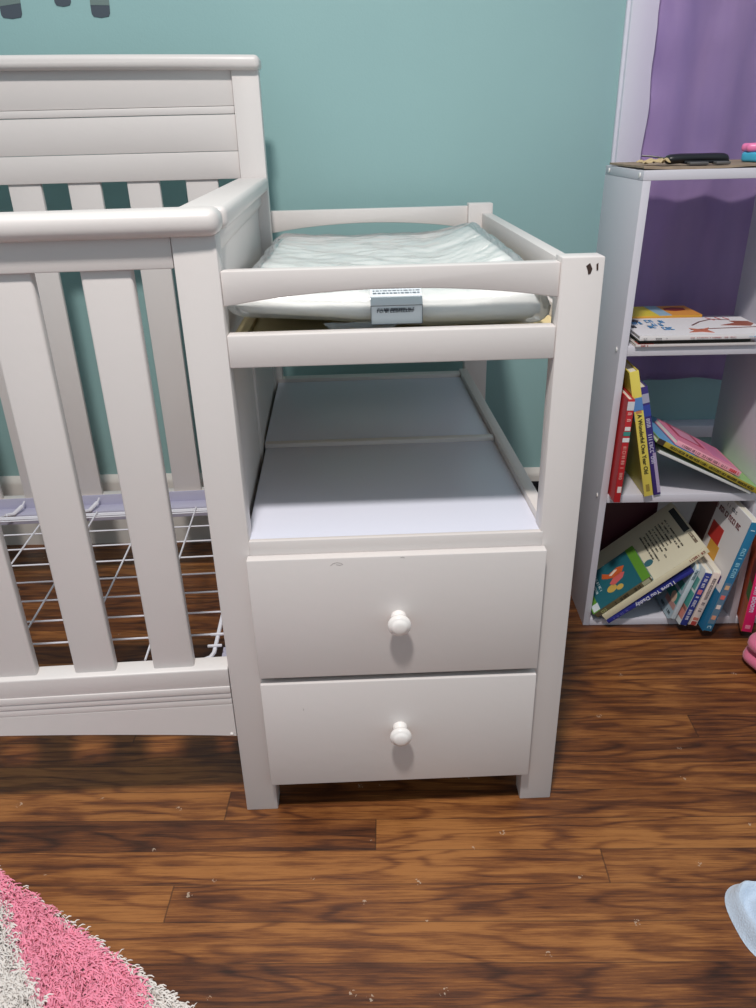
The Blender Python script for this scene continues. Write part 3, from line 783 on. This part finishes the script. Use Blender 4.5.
# pink and turquoise toy
ty = thing('toy_container', 'turquoise toy with scalloped pink top at right end of the shelf top', 'toy', (.900, .560, ST + .0046), (0, 0, ANG))
def scallop(r, n, amp, sy=.8, N=64): return [((r + amp * math.cos(n * 2 * math.pi * k / N)) * math.cos(2 * math.pi * k / N), sy * (r + amp * math.cos(n * 2 * math.pi * k / N)) * math.sin(2 * math.pi * k / N)) for k in range(N)]
b = new(); prism(b, scallop(.043, 8, .001), 'z', 0, .0150, .004, 3); obj('base', b, M['toyblue'], ty, 50)
b = new(); prism(b, scallop(.042, 9, .0032), 'z', .0150, .0285, .0055, 3); obj('lid', b, M['purple_lid'], ty, 50)

# ------------------------------------------------------------------ curtain
bm = new(); nx, nz_ = 150, 60; g = {}
for i in range(nx + 1):
    for j in range(nz_ + 1):
        f = i / nx; x = .742 + f * .62
        hem = .428 + .012 * math.sin(f * 7) - .012 * math.cos(f * 2.2)
        z = 1.62 + (hem - 1.62) * j / nz_
        e = math.exp(-f * 16)
        fold = .0055 * math.sin(x * 62 + 1.3 * math.sin(z * 3)) + .004 * noise.noise(Vector((x * 22, z * 3.2, 1.5)))
        fold += .0022 * noise.noise(Vector((x * 34, z * 26, 4.0)))
        y = .737 - .010 * math.sin(min(1, j / nz_) * 3.1) + fold * (.5 + .5 * (1 - e)) - .004 * e * math.sin(z * 55) - .003 * e * noise.noise(Vector((x * 60, z * 45, 8)))
        xx = x - (1 - f) * (.0012 * math.sin(z * 31.0)) + (1 - f) * .006 * (z - .86)
        g[i, j] = bm.verts.new((xx, y - (x - .74) * .043, z))
for i in range(nx):
    for j in range(nz_): bm.faces.new((g[i, j], g[i, j + 1], g[i + 1, j + 1], g[i + 1, j]))
bmesh.ops.solidify(bm, geom=bm.faces[:], thickness=.0012)
o = obj('curtain', bm, M['curtain'], None, 180)
tag(o, 'purple satin curtain hanging behind the white shelf', 'curtain')

# ------------------------------------------------------------------ wall decal: animal feet at the top left
dec = thing('animal_wall_decal', 'grey animal sticker on teal wall above the crib, only hooves showing', 'wall decal', (0, 0, 0), (0, 0, ANG))
def foot(x0, x1, z0, h, tilt, top):
    f = [(x0 + .001, z0 + h), (x0 - .001 + .002, z0 + .006), (x0 + .004, z0 + .001), ((x0 + x1) / 2, z0 - .0012), (x1 - .004, z0 + .0008), (x1 - .001, z0 + .006), (x1, z0 + h + tilt)]
    l = [(x0 + .001, z0 + h + .0004), (x1, z0 + h + tilt + .0004), (x1 + .006, top), (x0 + .008, top)]
    b = new(); prism(b, l, 'y', WY - .0010, WY + .0005); lg = obj('leg', b, M['legfilm'], dec, 0)
    b = new(); prism(b, f, 'y', WY - .0012, WY + .0005); obj('hoof', b, M['hoof'], lg, 0)
foot(-.503, -.461, 1.132, .019, .004, 1.30); foot(-.397, -.364, 1.1490, .016, .001, 1.30); foot(-.330, -.293, 1.1295, .0195, -.0015, 1.30)
b = new(); prism(b, [(-.53, 1.30), (-.27, 1.30), (-.23, 1.36), (-.27, 1.43), (-.39, 1.45), (-.51, 1.43), (-.56, 1.36)], 'y', WY - .0010, WY + .0005); obj('body', b, M['legfilm'], dec, 0)

# ------------------------------------------------------------------ shag rug
d = Vector((.2914, -.1915)).normalized(); n = Vector((d.y, -d.x))
O = Vector((-.331, -.097))
rug = thing('shag_rug', 'pink and white shag rug lying on the floor at lower left', 'rug', (O.x, O.y, 0), (0, 0, math.atan2(d.y, d.x)))
# local: +X along the edge, -Y into the rug
b = new(); box(b, -.30, .60, -.62, -.003, .0004, .006, .002); obj('backing', b, M['rugback'], rug)
def is_pink(s, t):
    wob = .003 * math.sin(s * 90) + .003 * math.sin(t * 130)
    return t < .010 + .383 * s + wob and s < .270 + 2 * t + wob and t > (.0012 if s < .12 else .0045)
mw, mp_ = [], []
verts, faces, mi = [], [], []
rn = random.Random(21)
def blade(s, t, L, w, dirx, diry, h, m):
    i0 = len(verts); px, py = -diry, dirx
    for q, (f, ww, zz) in enumerate(((0, 1, 0), (.35, 1.1, .75), (.75, .9, 1.0), (1.0, .35, .82))):
        cx, cy, cz = s + dirx * L * f, -t + diry * L * f, .005 + h * zz
        verts.append((cx - px * w * ww, cy - py * w * ww, cz)); verts.append((cx + px * w * ww, cy + py * w * ww, cz + w * .5))
    for q in range(3):
        a = i0 + q * 2; faces.append((a, a + 1, a + 3, a + 2)); mi.append(m)
cnt = 0
while cnt < 36000:
    s = rn.uniform(-.06, .40); t = rn.uniform(.0005, .27)
    if t > .05 + .75 * (s + .06) + .03 and s < 0: continue
    a = rn.gauss(-.35, .75) if rn.random() < .8 else rn.uniform(-3.1, 3.1)
    fl = noise.noise(Vector((s * 30, t * 30, 0))) * 1.6
    a += fl
    L = rn.uniform(.010, .020); h = rn.uniform(.007, .015) * (1 if t > .012 else .75)
    if t < .010:
        a = rn.gauss(-.2, .6); L *= .75
    blade(s, t, L, rn.uniform(.0005, .0011), math.cos(a), math.sin(a) * .8, h, 1 if is_pink(s, t) else 0); cnt += 1
for q in range(14000):
    s = rn.uniform(-.29, .59); t = rn.uniform(.005, .60)
    if -.06 < s < .40 and t < .27: continue
    a = rn.uniform(-3.1, 3.1)
    blade(s, t, rn.uniform(.014, .026), rn.uniform(.0015, .003), math.cos(a), math.sin(a), rn.uniform(.007, .015), 1 if (is_pink(s, t) or (t > .27 and int((s + t) * 6) % 2)) else 0)
me = bpy.data.meshes.new('pile'); me.from_pydata(verts, [], faces)
me.materials.append(M['rugwhite']); me.materials.append(M['rugpink'])
me.polygons.foreach_set('material_index', mi); me.update()
o = bpy.data.objects.new('pile', me); COL.objects.link(o); o.parent = rug; o['kind'] = 'stuff'
for p in me.polygons: p.use_smooth = True

# ------------------------------------------------------------------ pale blue baby garment
cl = new(); g = {}; NR, NA = 30, 72
for i in range(NR + 1):
    for k in range(NA):
        a = 2 * math.pi * k / NA; r = i / NR
        ou = 1 + .10 * math.cos(2 * a + .6) + .07 * math.cos(3 * a - 1.0) + .03 * math.cos(5 * a)
        x, y = .062 * ou * r * math.cos(a), .068 * ou * r * math.sin(a)
        rim = math.exp(-((r - .80) / .11) ** 2) * .021
        mid = .015 * math.exp(-(r / .50) ** 5)
        nn = noise.noise(Vector((x * 36, y * 36, 3.3)))
        z = (rim * (1 + .35 * nn) + mid + .007 * noise.noise(Vector((x * 75 + 4, y * 50, 9.0))) * (1 if r < .8 else .4) + .008) * (1 - r ** 9)
        g[i, k] = cl.verts.new((x, y, max(z, .0004)))
for i in range(NR):
    for k in range(NA):
        if i == 0: 
            continue
        cl.faces.new((g[i, k], g[i + 1, k], g[i + 1, (k + 1) % NA], g[i, (k + 1) % NA]))
cl.faces.new([g[1, k] for k in range(NA)])
cl.faces.new([g[NR, k] for k in range(NA)][::-1])
for k in range(NA): cl.verts.remove(g[0, k])
o = obj('baby_garment', cl, M['cloth'], None, 70); o.location = (.7050, -.2270, .0003); o.rotation_euler = (0, 0, -.25)
tag(o, 'crumpled pale blue terry baby garment on the floor at lower right', 'clothing')

# ------------------------------------------------------------------ pink satin bag
bag = thing('pink_bag', 'shiny pink fabric bag on the floor at the right edge before the shelf', 'bag', (.990, .288, .0003), (0, 0, R(20)))
def puff(hx, hy, z0, z1, seed, amp=.006):
    bm = new(); N, K = 30, 12; rows = []
    for i in range(K + 1):
        ph = -math.pi / 2 + math.pi * i / K; cr = abs(math.cos(ph)) ** .45; sz = math.copysign(abs(math.sin(ph)) ** .6, ph)
        ring = []
        for k in range(N):
            a = 2 * math.pi * k / N
            ca, sa = math.copysign(abs(math.cos(a)) ** .6, math.cos(a)), math.copysign(abs(math.sin(a)) ** .6, math.sin(a))
            v = Vector((hx * ca * cr, hy * sa * cr, (z0 + z1) / 2 + (z1 - z0) / 2 * sz))
            w = noise.noise_vector(Vector((v.x * 22, v.y * 22, v.z * 22 + seed)))
            v += w * amp * cr; v.z = max(v.z, z0)
            ring.append(bm.verts.new(v))
        rows.append(ring)
    for r0, r1 in zip(rows, rows[1:]):
        for k in range(N): bm.faces.new((r0[k], r0[(k + 1) % N], r1[(k + 1) % N], r1[k]))
    bmesh.ops.remove_doubles(bm, verts=bm.verts[:], dist=.0004)
    return bm
obj('body', puff(.090, .068, 0, .036, 1), M['pinkbag'], bag, 80)
obj('flap', puff(.088, .060, .031, .062, 5), M['pinkbag'], bag, 80)
b = new(); tube(b, [(-.06, -.066, .037), (0, -.070, .037), (.06, -.066, .037)], .002, 8); obj('zip', b, cm((190, 70, 110)), bag)

# ------------------------------------------------------------------ light
L = bpy.data.lights.new('ceiling_light', 'AREA'); L.shape = 'DISK'; L.size = .22; L.energy = 58; L.color = (1.0, .95, .91)
lo = bpy.data.objects.new('ceiling_light', L); COL.objects.link(lo); lo.location = (.06, -.90, 2.66); lo.rotation_euler = (0, 0, 0)
w = bpy.data.worlds.new('World'); S.world = w; w.use_nodes = True
bg = w.node_tree.nodes['Background']; bg.inputs['Color'].default_value = (.72, .90, 1.0, 1); bg.inputs['Strength'].default_value = .47

# ------------------------------------------------------------------ camera (solved from the photograph's perspective)
pi_, ya, ro = -0.4506, 0.0208, -0.0254
F = Vector((math.sin(ya) * math.cos(pi_), math.cos(ya) * math.cos(pi_), math.sin(pi_)))
Rt = Vector((math.cos(ya), -math.sin(ya), 0)); U = Rt.cross(F)
R2 = Rt * math.cos(ro) + U * math.sin(ro); U2 = -Rt * math.sin(ro) + U * math.cos(ro)
cd = bpy.data.cameras.new('camera'); cam = bpy.data.objects.new('camera', cd); COL.objects.link(cam)
cam.matrix_world = Matrix(((R2.x, U2.x, -F.x, .1923), (R2.y, U2.y, -F.y, -.8428), (R2.z, U2.z, -F.z, .9153), (0, 0, 0, 1)))
cd.sensor_fit = 'VERTICAL'; cd.sensor_height = 24; cd.lens = 761.95 / 1008 * 24; cd.clip_start = .01
S.camera = cam
S.view_settings.view_transform = 'Standard'; S.view_settings.look = 'None'; S.view_settings.gamma = 1; S.view_settings.use_curve_mapping = False
S.view_settings.exposure = 0
